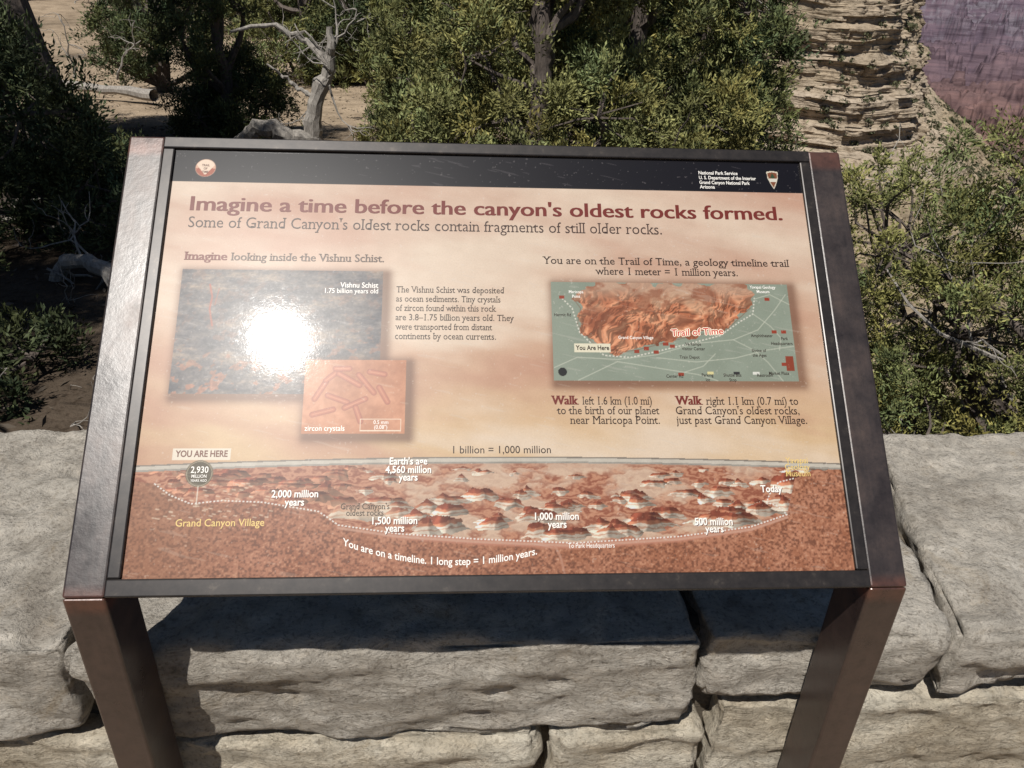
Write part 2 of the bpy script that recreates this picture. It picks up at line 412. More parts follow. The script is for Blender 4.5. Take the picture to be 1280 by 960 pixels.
# --- lettering
def text_mesh(s, bold=0.0, serif=False):
    cu = bpy.data.curves.new("t", 'FONT'); cu.body = s; cu.size = 1; cu.offset = bold; cu.resolution_u = 3; cu.fill_mode = 'FRONT'
    ob = bpy.data.objects.new("t", cu); scene.collection.objects.link(ob)
    bpy.context.view_layer.update()
    me = bpy.data.meshes.new_from_object(ob.evaluated_get(bpy.context.evaluated_depsgraph_get()))
    V = np.array([v.co[:] for v in me.vertices]); T = []; cnt = {}
    for p in me.polygons:
        vs = list(p.vertices)
        for i in range(1, len(vs)-1): T.append((vs[0], vs[i], vs[i+1]))
        for a, b_ in zip(vs, vs[1:]+vs[:1]): k = (min(a, b_), max(a, b_)); cnt[k] = cnt.get(k, 0)+1
    if serif:
        hs = []
        for (a, b_), c in cnt.items():
            if c == 1 and abs(V[a, 1]-V[b_, 1]) < .004:
                w = abs(V[a, 0]-V[b_, 0])
                if .045 < w < .15: hs.append((min(V[a, 0], V[b_, 0]), max(V[a, 0], V[b_, 0]), V[a, 1]))
        nv = []; nt_ = []
        for (x0, x1, y) in hs:
            if any(abs(x0-a) < .01 and abs(x1-b_) < .01 and .005 < abs(y-c) < .2 for a, b_, c in hs): continue
            up = y > .3
            e = .065; h = .05
            y0, y1 = (y-h, y) if up else (y, y+h)
            er = e*(.15 if up and y < .62 else 1)
            k = len(V)+len(nv)
            nv += [(x0-e, y0, .002), (x1+er, y0, .002), (x1+er, y1, .002), (x0-e, y1, .002)]
            nt_ += [(k, k+1, k+2), (k, k+2, k+3)]
        if nv: V = np.vstack([V, nv]); T += nt_
    bpy.data.objects.remove(ob); bpy.data.curves.remove(cu); bpy.data.meshes.remove(me)
    return V, np.array(T)

groups = {}
def put(s, u0, u1, v, cap, col, bold=0, serif=False, align='L', size=None, bend=None, slope=0, lift=0):
    V, T = text_mesh(s, bold, serif)
    em = cap/.729
    x0, x1 = V[:, 0].min(), V[:, 0].max()
    if u1 is not None: sx = (u1-u0)*W/(x1-x0); ox = u0*W-x0*sx
    else:
        sx = em*(size or .86)
        ox = {'L': u0*W-x0*sx, 'C': u0*W-(x0+x1)/2*sx, 'R': u0*W-x1*sx}[align]
    X = V[:, 0]*sx+ox; Y = -v*H+V[:, 1]*em
    if bend is not None: Y = Y + bend((X-X.min())/(X.max()-X.min()))
    Y = Y+slope*(X-X.min())
    Z = .00025 + lift + V[:, 2]*.1
    g = groups.setdefault(col, [[], [], 0])
    g[0].append(np.stack([X, Y, Z], -1)); g[1].append(T+g[2]); g[2] += len(V)
def putb(s, u0, u1, v, cap, col, w, serif=False, n=3):
    """heavy weight: the same run printed with small side shifts"""
    for i in range(n):
        o = (i/(n-1)-.5)*2*w
        put(s, u0+w+o, u1-w+o, v, cap, col, 0, serif, lift=i*.00002)

RED, BLK, WHT, YEL, RD2 = (112, 46, 40), (48, 34, 30), (248, 244, 236), (226, 196, 124), (190, 56, 44)
putb("Imagine a time before the canyon's oldest rocks formed.", .0316, .9615, .162, .0235, RED, .00105, n=4)
put("Some of Grand Canyon's oldest rocks contain fragments of still older rocks.", .0321, .7625, .206, .0178, (66, 50, 46), -.004, True)
putb("Imagine", .0317, .0952, .289, .0128, RED, .0006, True)
putb("looking inside the Vishnu Schist.", .1005, .3292, .289, .0122, (84, 66, 58), .0003, True)
for i, l in enumerate(["The Vishnu Schist was deposited", "as ocean sediments. Tiny crystals", "of zircon found within this rock", "are 3.8–1.75 billion years old. They", "were transported from distant", "continents by ocean currents."]):
    put(l, .3492, [.512, .506, .4995, .5258, .493, .4985][i], .3645+.0229*i, .0096, BLK, 0, True)
put("You are on the Trail of Time, a geology timeline trail", .5718, .9621, .2872, .0118, BLK, .002, True)
put("where 1 meter = 1 million years.", .6532, .8777, .3135, .0118, BLK, .002, True)
putb("Walk", .5782, .6194, .6318, .013, RED, .0007, True); put("left 1.6 km (1.0 mi)", .6245, .7275, .6318, .0116, BLK, 0, True)
put("to the birth of our planet", .5861, .7377, .6542, .0116, BLK, 0, True); put("near Maricopa Point.", .6053, .7374, .6765, .0116, BLK, 0, True)
putb("Walk", .7622, .8042, .6318, .013, RED, .0007, True); put("right 1.1 km (0.7 mi) to", .809, .9488, .6318, .0116, BLK, 0, True)
put("Grand Canyon's oldest rocks,", .7625, .9488, .6542, .0116, BLK, 0, True); put("just past Grand Canyon Village.", .7625, .9587, .6765, .0116, BLK, 0, True)
put("1 billion = 1,000 million", .4363, .5759, .7425, .0105, BLK, 0)
put("YOU ARE HERE", .0515, .1225, .7485, .0085, (110, 60, 45), .02)
put("2,930", .0866, None, .783, .0085, WHT, .01, align='C'); put("MILLION", .0866, None, .7935, .0042, WHT, .01, align='C'); put("YEARS AGO", .0866, None, .802, .0032, WHT, .01, align='C')
def lab(lines, u, vs, cap, col=WHT, bold=.018, **k):
    for l, v in zip(lines, vs):
        if col == WHT and cap > .009:      # printed dark halo behind the white labels
            put(l, u+.0009, None, v+.0014, cap, (96, 58, 46), bold, align='C', lift=-.0001)
        put(l, u, None, v, cap, col, bold, align='C', **k)
lab(["Earth's age", "4,560 million", "years"], .3736, [.7665, .785, .8015], .0096)
lab(["2,000 million", "years"], .2186, [.836, .8535], .0096)
lab(["1,500 million", "years"], .3567, [.8937, .9095], .0096)
lab(["1,000 million", "years"], .5817, [.8873, .9043], .0096)
lab(["500 million", "years"], .8044, [.9012, .9167], .0096)
lab(["Today"], .8931, [.8307], .0096)
lab(["Yavapai", "Geology", "Museum"], .9355, [.7668, .7815, .796], .0085, YEL, .004)
lab(["Grand Canyon's", "oldest rocks"], .3154, [.8622, .8757], .0080, (60, 50, 45), 0, serif=True)
put("Grand Canyon Village", .062, .1801, .8953, .0095, YEL, .008)
put("You are on a timeline. 1 long step = 1 million years.", .2871, .5525, .9363, .0095, WHT, .012, bend=lambda t: -H*(.0363*4*t*(1-t)*.85+.0229*t))
put("To Park Headquarters", .596, .6611, .9469, .0062, WHT, 0)
for l, v, u1 in [("National Park Service", .038, .8955), ("U. S. Department of the Interior", .0515, .9252), ("Grand Canyon National Park", .065, .914), ("Arizona", .0775, .8555)]:
    put(l, .8308, u1, v, .0058, WHT, .015)
put("TRAIL", .0484, None, .044, .0035, (90, 40, 30), .01, align='C'); put("OF", .0484, None, .053, .0035, (90, 40, 30), .01, align='C'); put("TIME", .0484, None, .062, .0035, (90, 40, 30), .01, align='C')
for ox_, oy_ in ((-.0012, 0), (.0012, 0), (0, -.0016), (0, .0016)): put("Trail of Time", .7649+ox_, .8453+ox_, .4675+oy_, .0105, (250, 236, 214), .02, slope=.05, lift=ox_*.02+oy_*.01+.00003)
put("Trail of Time", .7649, .8453, .4675, .0105, RD2, .012, slope=.05, lift=.00012)
put("You Are Here", .618, .6685, .5022, .0068, BLK, .02)
put("Vishnu Schist", .322, None, .354, .0082, WHT, .01, align='R'); put("1.75 billion years old", .322, None, .368, .0075, WHT, .005, align='R')
put("zircon crystals", .226, None, .692, .0075, WHT, .005); lab(["0.5 mm", "(0.08\")"], .333, [.677, .688], .0055, WHT, 0)
for s_, u, v, c in [("Maricopa\nPoint", .622, .362, WHT), ("Yavapai Geology\nMuseum", .915, .345, WHT), ("Grand Canyon Village", .71, .475, WHT), ("Verkamps\nVisitor Center", .797, .49, BLK), ("Train Depot", .79, .522, BLK), ("Shrine of\nthe Ages", .898, .505, BLK), ("Headquarters", .935, .487, BLK), ("Market Plaza", .925, .56, BLK), ("Parking\nlot", .815, .565, BLK), ("Shuttle Bus\nStop", .853, .565, BLK), ("Restroom", .903, .565, BLK), ("Hermit Rd", .60, .42, BLK), ("Park", .94, .475, BLK), ("Center Rd", .765, .568, BLK), ("Amphitheater", .905, .468, BLK)]:
    for j, l in enumerate(s_.split("\n")): put(l, u, None, v+.0115*j, .0047, c, .006, align='C')
for i, (col, (vs, ts, n)) in enumerate(groups.items()):
    m = laminate("ink_%d" % i, tuple(srgb(col)*.8))
    o = make_mesh("lettering_%d" % i, np.vstack(vs), None, np.vstack(ts), mats=[m], parent=sign); o.matrix_world = M

# --- arms and legs: rectangular steel tube, mitred where the slanted arm meets the vertical leg
import bmesh
Z0 = 1.48
def prism(name, x0, x1, poly, mat):
    n = len(poly)
    V = [(x0, y, z) for y, z in poly] + [(x1, y, z) for y, z in poly]
    Q = [(i, (i+1) % n, n+(i+1) % n, n+i) for i in range(n)] + [(3, 2, 1, 0), (4, 5, 6, 7)]
    ob = make_mesh(name, V, Q, mats=[mat], parent=sign)
    md = ob.modifiers.new("bevel", 'BEVEL'); md.width = .0035; md.segments = 3
    bm = bmesh.new(); bm.from_mesh(ob.data); bmesh.ops.recalc_face_normals(bm, faces=bm.faces); bm.to_mesh(ob.data); bm.free()
    return ob
arm = [(1.1655, Z0-.2320), (1.2182, Z0-.2853), (.7844, Z0-.7133), (.7094, Z0-.682)]
leg = [(.7094, Z0-.6832), (.7844, Z0-.7145), (.7844, -.05), (.7094, -.05)]
for i, (a, b_) in enumerate(((-.4796, -.4290), (.5190, .5690))):
    prism("arm_%d" % (i+1), a, b_, arm, m_steel); prism("leg_%d" % (i+1), a, b_, leg, m_steel)

# ------------------------------------------------------------------ stone wall
wall = bpy.data.objects.new("stone_wall", None); scene.collection.objects.link(wall)
def stone(name, x0, x1, y0, y1, z0, z1, seed, mat, res=.0105, rad=.02, amp=1.0, shear0=0, shear1=0, ledge=0.0):
    dims = np.array([x1-x0, y1-y0, z1-z0]); n = np.maximum((dims/res).astype(int), 3)
    Vs = []; Qs = []; off = 0
    for ax in range(3):
        a, b_ = [(1, 2), (2, 0), (0, 1)][ax]
        ga, gb = np.meshgrid(np.linspace(0, 1, n[a]+1), np.linspace(0, 1, n[b_]+1), indexing='ij')
        for s_ in (0, 1):
            P = np.zeros(ga.shape+(3,)); P[..., a] = ga; P[..., b_] = gb; P[..., ax] = s_
            id_ = np.arange(ga.size).reshape(ga.shape)+off
            q = np.stack([id_[:-1, :-1], id_[1:, :-1], id_[1:, 1:], id_[:-1, 1:]], -1).reshape(-1, 4)
            if s_ == 0: q = q[:, ::-1]
            Vs.append(P.reshape(-1, 3)); Qs.append(q); off += ga.size
    P = np.vstack(Vs)*dims; Q = np.vstack(Qs)
    key = np.round(P*1e5).astype(np.int64); _, first, inv = np.unique(key, axis=0, return_index=True, return_inverse=True)
    inv = inv.ravel(); P = P[first]; Q = inv[Q]
    r = min(rad, dims.min()*.45)
    rv = r*(1+.9*fbm(P*6+seed*3, 2, seed))[:, None]
    inner = np.clip(P, rv, dims-rv); d = P-inner; L = np.linalg.norm(d, axis=1, keepdims=True)+1e-9
    Nn = d/L; P = inner+Nn*np.minimum(rv, L)
    wp = P+np.array([x0, y0, z0])
    f = fbm(wp*np.array([2.6, 2.6, 5])+seed*7.7, 2, seed)*.018
    q1 = fbm(wp*np.array([5, 5, 11])+seed*5.1, 3, seed+9); f += np.abs(q1)*-.030
    q2 = fbm(wp*np.array([13, 13, 26])+seed*1.3, 3, seed+19, .6); f += -np.abs(q2)*.015
    f += fbm(wp*45+seed, 2, seed+4, .6)*.0035
    edge = 1-np.max(np.abs(Nn), axis=1); f -= edge*np.clip(fbm(wp*7+seed*4, 3, seed+24)+.1, 0, 1)*.11
    f += np.round(fbm(wp*np.array([2.5, 2.5, 14])+seed*2, 2, seed+14)*5)/5*.011*(1-np.abs(Nn[:, 2]))
    P = wp+Nn*(f*amp)[:, None]
    tz = (P[:, 2]-z0)/(z1-z0); ty = (P[:, 1]-y0)/(y1-y0); tx = (P[:, 0]-x0)/(x1-x0)
    P[:, 0] += (shear0*(1-tx)+shear1*tx)*ty
    P[:, 2] += ledge*np.sin(tx*3.1)*(1-tz)
    make_mesh(name, P, Q, mats=[mat], smooth=True, parent=wall)
zt = .615
stone("cap_stone_1", -1.40, -.562, .795, 1.40, .43, zt+.004, 3, cap_stone, shear1=.03, shear0=.02)
stone("cap_stone_2", -.560, .366, .79, 1.395, .415, zt+.004, 4, cap_stone, rad=.024, shear0=.03, shear1=-.03, ledge=-.02)
stone("cap_stone_3", .368, .752, .80, 1.40, .47, zt-.004, 5, cap_stone, shear0=-.03, shear1=.13)
stone("cap_stone_4", .746, 1.6, .795, 1.395, .47, zt+.002, 6, cap_stone, shear0=.13)
stone("cap_stone_5", -3.0, -1.41, .80, 1.40, .43, zt, 7, cap_stone, res=.04)
stone("cap_stone_6", 1.61, 3.2, .80, 1.40, .44, zt, 8, cap_stone, res=.04)
k = 1; r3 = random.Random(4)
rows = [(.235, .425, [-3, -1.9, -1.15, -.47, .135, .40, 1.25, 2.1, 3.2]), (.06, .228, [-3, -2.2, -1.4, -.8, -.2, .3, .75, 1.5, 2.3, 3.2]), (-.15, .053, [-3, -2, -1.3, -.6, 0, .55, 1.2, 1.9, 2.6, 3.2])]
for ri, (z0, z1, xs) in enumerate(rows):
    for a, b_ in zip(xs[:-1], xs[1:]):
        vis = ri == 0 and b_ > -1.1 and a < 1.2
        top = z1 + (.038 if (ri == 0 and a >= .39) else 0) - (.008 if ri == 0 and -.5 < a < .3 else 0)
        stone("course_stone_%d" % k, a+.004, b_-.004, .80+r3.uniform(-.014, .014), 1.37, z0, top, 20+k, low_stone, res=.0105 if vis else .04, rad=.02); k += 1
box("mortar_core", -2.98, 3.18, .86, 1.33, -.15, .57, m_mortar, .01, None, wall)

# ------------------------------------------------------------------ terrain
def height(x, y):
    x = np.asarray(x, float); y = np.asarray(y, float)
    r = np.hypot(x, y)+1e-6; az = np.degrees(np.arctan2(x, y))
    R = np.exp(np.interp(az, [-180, -60, -35, -5, 12, 20, 45, 75, 110, 180], np.log([5e4, 5e4, 900, 160, 60, 6.5, 6.5, 40, 5e4, 5e4])))
    k = sstep(12, 26, az)*sstep(110, 70, az)
    z = -.055*np.clip(y-1.5, 0, 22) + .03*np.clip(r-28, 0, 120)*sstep(5, -12, az)*(y > 0)
    z = z - k*1.25*sstep(1.5, 4.2, y)
    z = z + .10*fbm(np.stack([x*.5, y*.5, 0*x], -1), 4, 3)*sstep(1.5, 3, y) + .4*fbm(np.stack([x*.06, y*.06, 0*x], -1), 3, 5)*sstep(8, 25, r)*(y > 0)
    z = np.where(y < 1.42, 0.0, z)
    D = np.clip(r-R, 0, None)
    P = np.stack([x/1100, y/1100, 0*x], -1)
    rg = 1-np.abs(fbm(P, 6, 33, .5))*2.4
    drop = np.minimum(.62*D, 1150)
    terr = sstep(200, 1500, D)
    but = np.clip(rg, -.4, 1)*560
    fr = but/110; but = (np.floor(fr)+sstep(.5, 1.0, fr-np.floor(fr)))*110
    z = z-drop+terr*but + sstep(60, 400, D)*14*fbm(P*24, 3, 2)
    z = z+sstep(11500, 14500, r+900*fbm(P*.6, 3, 55))*(D > 0)*850
    return z
ang = np.concatenate([np.radians(np.linspace(-48, 22, 330)), np.radians(np.linspace(22.1, 38, 420)), np.radians(np.linspace(39, 311, 100))])
rad = np.concatenate([[.25], np.geomspace(.5, 2500, 210), np.linspace(2560, 16000, 330), [18000, 22000, 28000]])
A, Rr = np.meshgrid(ang, rad)
X = Rr*np.sin(A); Y = Rr*np.cos(A); Z = height(X, Y)
na = len(ang); nr = len(rad)
TV = np.stack([X, Y, Z], -1).reshape(-1, 3)
idx = np.arange(na*nr).reshape(nr, na); nxt = np.roll(idx, -1, axis=1)
TQ = np.stack([idx[:-1], nxt[:-1], nxt[1:], idx[1:]], -1).reshape(-1, 4)
TV = np.vstack([TV, [[0, 0, 0]]])
TT = np.stack([np.full(na, len(TV)-1), nxt[0], idx[0]], -1)
rT = np.hypot(TV[:, 0], TV[:, 1])
col = np.zeros((len(TV), 3)) + C(.42, .335, .24)
nn = fbm(TV*np.array([.5, .5, .5]), 4, 44)
kk = sstep(.05, .4, nn)*(TV[:, 1] > 1.5); col = col*(1-.40*kk[:, None])
duff_shade = (sstep(11.5, 8.5, TV[:, 1]+2.5*nn)*sstep(1.42, 1.6, TV[:, 1]))[:, None]     # needle litter, plus deep shade under the near trees painted into the tint
duff_shade = duff_shade*(1-.8*(sstep(1.2, .5, np.abs(TV[:, 0]+.75))*sstep(7, 8, TV[:, 1]))[:, None])
col = col*(1-.9*duff_shade)+C(.065, .05, .038)*.9*duff_shade
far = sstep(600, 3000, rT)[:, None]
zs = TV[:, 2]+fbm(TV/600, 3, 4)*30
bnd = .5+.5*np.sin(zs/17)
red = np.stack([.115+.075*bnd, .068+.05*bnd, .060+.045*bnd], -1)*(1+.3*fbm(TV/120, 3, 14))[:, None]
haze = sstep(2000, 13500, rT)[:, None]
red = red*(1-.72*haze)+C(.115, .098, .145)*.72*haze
snow = (sstep(11500, 13500, rT)*sstep(.05, .2, fbm(TV/np.array([260, 260, 30]), 3, 8)))[:, None]
red = red*(1-.4*snow)+C(.28, .28, .32)*.4*snow
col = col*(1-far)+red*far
m_ground, nt, b = new_mat("ground_soil")
a = N(nt, 'ShaderNodeAttribute', attribute_name="tint"); tc = N(nt, 'ShaderNodeTexCoord')
n1 = noise(nt, tc.outputs['Object'], 1.6, 8, .65, .3); n2 = noise(nt, tc.outputs['Object'], 28, 5, .7)
c = mixc(nt, .8, a.outputs['Color'], ramp(nt, n1, [(.32, (.45, .42, .38)), (.5, (.92, .9, .88)), (.65, (1.15, 1.13, 1.1))]), 'MULTIPLY')
c = mixc(nt, .7, c, ramp(nt, n2, [(.36, (.4, .36, .32)), (.5, (1, 1, 1))]), 'MULTIPLY')
mp = N(nt, 'ShaderNodeMapping'); mp.inputs['Scale'].default_value = (.0016, .0016, .022); nt.links.new(tc.outputs['Object'], mp.inputs[0])
n5 = noise(nt, mp.outputs[0], 1.0, 7, .7, .3)      # large rock strata of the far canyon walls
c = mixc(nt, .75, c, ramp(nt, n5, [(.36, (.48, .44, .46)), (.5, (1, 1, 1)), (.64, (1.45, 1.36, 1.3))]), 'MULTIPLY')
nt.links.new(c, b.inputs['Base Color']); b.inputs['Roughness'].default_value = .95; b.inputs['Specular IOR Level'].default_value = .1
bump(nt, b, n2, .7, .03)
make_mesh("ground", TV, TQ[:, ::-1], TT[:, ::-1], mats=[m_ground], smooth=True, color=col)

# ------------------------------------------------------------------ canyon cliff (promontory ~300 m away)
def pol(a, r): return (r*math.sin(math.radians(a)), r*math.cos(math.radians(a)))
plan = np.array([pol(0, 520), pol(8, 450), pol(13, 385), pol(15.5, 345), pol(17.5, 358), pol(20, 318), pol(22.2, 304), pol(24.5, 310), pol(25.4, 340), pol(25.7, 410), pol(25.2, 560)])
seg = np.r_[0, np.cumsum(np.linalg.norm(np.diff(plan, axis=0), axis=1))]
ns, ntt = 900, 640
s_ = np.interp(np.linspace(0, 1, ns), [0, .15, .9, 1], [0, seg[2], seg[-2], seg[-1]])
cx = np.interp(s_, seg, plan[:, 0]); cy = np.interp(s_, seg, plan[:, 1])
ker = np.hanning(41); ker /= ker.sum()
sm = lambda a: np.convolve(np.pad(a, 20, mode='edge'), ker, mode='valid')
cx, cy = sm(cx), sm(cy)
tx, ty = np.gradient(cx), np.gradient(cy); L = np.hypot(tx, ty); onx, ony = sm(ty/L), sm(-tx/L)
prof = np.array([(-60, 44), (0, 42), (1, 26), (5, 24), (6, 12), (10, 10), (11, 1), (13.5, -1), (14.2, -10), (17.5, -12), (18.2, -19), (22, -21.5), (22.8, -30), (26, -32), (26.8, -39), (29, -40.5), (30, -47), (42, -53), (72, -72), (73, -76), (80, -80), (130, -112), (230, -175)], float)
pl = np.r_[0, np.cumsum(np.hypot(*np.diff(prof, axis=0).T))]
wts = np.interp(np.linspace(0, 1, ntt), [0, .03, .80, 1], [0, 80/pl[-1], 200/pl[-1], 1])*pl[-1]
po = np.interp(wts, pl, prof[:, 0]); pz = np.interp(wts, pl, prof[:, 1])
S, O = np.meshgrid(s_, po); _, ZZ = np.meshgrid(s_, pz)
ph = fbm(np.stack([S/22, 0*S, 0*S], -1), 3, 120)*5
CX = cx[None]+onx[None]*O; CY = cy[None]+ony[None]*O
zl = ZZ+ph
vert = sstep(-62, -46, ZZ)
def beds(h, js, seed, amp):
    zi = np.floor(zl/h+.35*vnoise(np.stack([S/40, 0*S, 0*S], -1), seed)); zi = zi.astype(np.int64); j = np.floor(S/js+hsh(zi, zi*0, zi*0, seed)*3).astype(np.int64)
    return (hsh(zi, j, zi*0, seed+1)-.5)*amp
bed = beds(3.4, 7.0, 201, 2.8)+beds(1.5, 3.2, 205, 1.6)+beds(.8, 1.7, 209, .6)
# some stretches weather back into brushy slopes between the cliffs
soft = sstep(.05, .35, fbm(np.stack([S/26, ZZ/16, 0*S], -1), 2, 131))*vert
dd = fbm(np.stack([S/30, ZZ/60, 0*S], -1), 3, 101)*8 + vert*(fbm(np.stack([S/9, ZZ/34, 0*S], -1), 3, 102, .6)*5.5 - np.abs(fbm(np.stack([S/4, ZZ/22, 0*S], -1), 3, 106))*3.2 + bed*(1-.6*soft)) + (1-vert)*bed*.35*(fbm(np.stack([S/12, O/9, 0*S], -1), 3, 111) > .05) + fbm(np.stack([S/2.2, ZZ/1.8, O/4], -1), 3, 104)*.6
CX = CX+onx[None]*dd; CY = CY+ony[None]*dd
CZ = ZZ+fbm(np.stack([S/20, O/14, 0*S], -1), 4, 105)*3.6 + (1-vert)*fbm(np.stack([S/2.4, O/2.4, 0*S], -1), 3, 112)*.9
CV = np.stack([CX, CY, CZ], -1).reshape(-1, 3)
idx = np.arange(ns*ntt).reshape(ntt, ns)
CQ = np.stack([idx[:-1, :-1], idx[1:, :-1], idx[1:, 1:], idx[:-1, 1:]], -1).reshape(-1, 4)
zr = zl.reshape(-1)
i_ = np.floor(zr/1.5).astype(np.int64); h1 = hsh(i_, i_*0, i_*0, 5); h2 = hsh(i_//3, i_*0, i_*0, 6); k_ = .5*h1+.5*h2
ccol = np.stack([.33+.15*k_, .265+.145*k_, .185+.14*k_], -1)*(1+.25*fbm(CV/np.array([4, 4, 2.5]), 3, 7))[:, None]
slope = np.maximum(1-sstep(-60, -49, CV[:, 2]+4*fbm(CV/8, 3, 61)), .7*soft.reshape(-1))
tal = (C(.34, .28, .195)*(1+.45*fbm(CV/3.5, 4, 9))[:, None])
ccol = ccol*(1-slope[:, None])+tal*slope[:, None]
m_cliff, nt, b = new_mat("layered_limestone_cliff")
a = N(nt, 'ShaderNodeAttribute', attribute_name="tint"); tc = N(nt, 'ShaderNodeTexCoord')
mp = N(nt, 'ShaderNodeMapping'); mp.inputs['Scale'].default_value = (.4, .4, .7); nt.links.new(tc.outputs['Object'], mp.inputs[0])
n1 = noise(nt, mp.outputs[0], 1.1, 8, .72)
c = mixc(nt, .85, a.outputs['Color'], ramp(nt, n1, [(.36, (.36, .32, .28)), (.5, (.93, .9, .87)), (.7, (1.15, 1.13, 1.1))]), 'MULTIPLY')
nt.links.new(c, b.inputs['Base Color']); b.inputs['Roughness'].default_value = .95; b.inputs['Specular IOR Level'].default_value = .1
bump(nt, b, n1, .9, 1.0)
make_mesh("canyon_cliff", CV, CQ, mats=[m_cliff], smooth=False, color=ccol)

# ------------------------------------------------------------------ vegetation
def unit(v): return v/(np.linalg.norm(v, axis=-1, keepdims=True)+1e-9)
def leaves(cent, axis, Ls, Ws, rg):
    n = len(cent); r = unit(rg.normal(size=(n, 3))); side = unit(np.cross(axis, r))
    V = np.stack([cent-axis*Ls[:, None]/2, cent+side*Ws[:, None]/2, cent+axis*Ls[:, None]/2, cent-side*Ws[:, None]/2], 1)
    return V.reshape(-1, 3), np.arange(n*4).reshape(n, 4)
def tube(pts, rads, sides=6):
    pts = np.asarray(pts, float); n = len(pts); t = np.gradient(pts, axis=0); t = unit(t)
    ref = np.array([.3, .8, .52]); a = unit(np.cross(t, ref)); b_ = np.cross(t, a)
    th = np.linspace(0, 2*np.pi, sides, endpoint=False)
    V = pts[:, None]+np.asarray(rads)[:, None, None]*(a[:, None]*np.cos(th)[None, :, None]+b_[:, None]*np.sin(th)[None, :, None])
    id_ = np.arange(n*sides).reshape(n, sides); nx_ = np.roll(id_, -1, 1)
    Q = np.stack([id_[:-1], nx_[:-1], nx_[1:], id_[1:]], -1).reshape(-1, 4)
    return V.reshape(-1, 3), Q
class MB:
    def __init__(s): s.V = []; s.Q = []; s.M = []; s.C = []; s.n = 0
    def add(s, V, Q, m, c):
        s.V.append(V); s.Q.append(Q+s.n); s.M.append(np.full(len(Q), m)); s.C.append(np.broadcast_to(c, V.shape)); s.n += len(V)
    def out(s, name, mats, link=True, parent=None):
        return make_mesh(name, np.vstack(s.V), np.vstack(s.Q), mats=mats, midx=np.concatenate(s.M), color=np.vstack(s.C), link=link, parent=parent)
def curve(p, q, rg, wob, n=7):
    p = np.array(p, float); q = np.array(q, float); t = np.linspace(0, 1, n)[:, None]
    w = rg.normal(size=3)*wob; w2 = rg.normal(size=(n, 3))*wob*.25
    return p+(q-p)*t+np.sin(t*np.pi)*w+w2*np.sin(t*np.pi)
def twig(mb, p, d, ln, rd, depth, rg, mat):
    n = 6; pts = [np.array(p, float)]; d = unit(np.array(d, float))
    for i in range(n):
        d = unit(d+rg.normal(size=3)*.33); pts.append(pts[-1]+d*ln/n)
    V, Q = tube(pts, np.linspace(rd, rd*.35, n+1), 5); mb.add(V, Q, mat, (1, 1, 1))
    if depth > 0:
        for i in range(rg.integers(2, 5)):
            j = rg.integers(2, n+1)
            twig(mb, pts[j], d+rg.normal(size=3)*.9, ln*rg.uniform(.4, .75), rd*.5, depth-1, rg, mat)

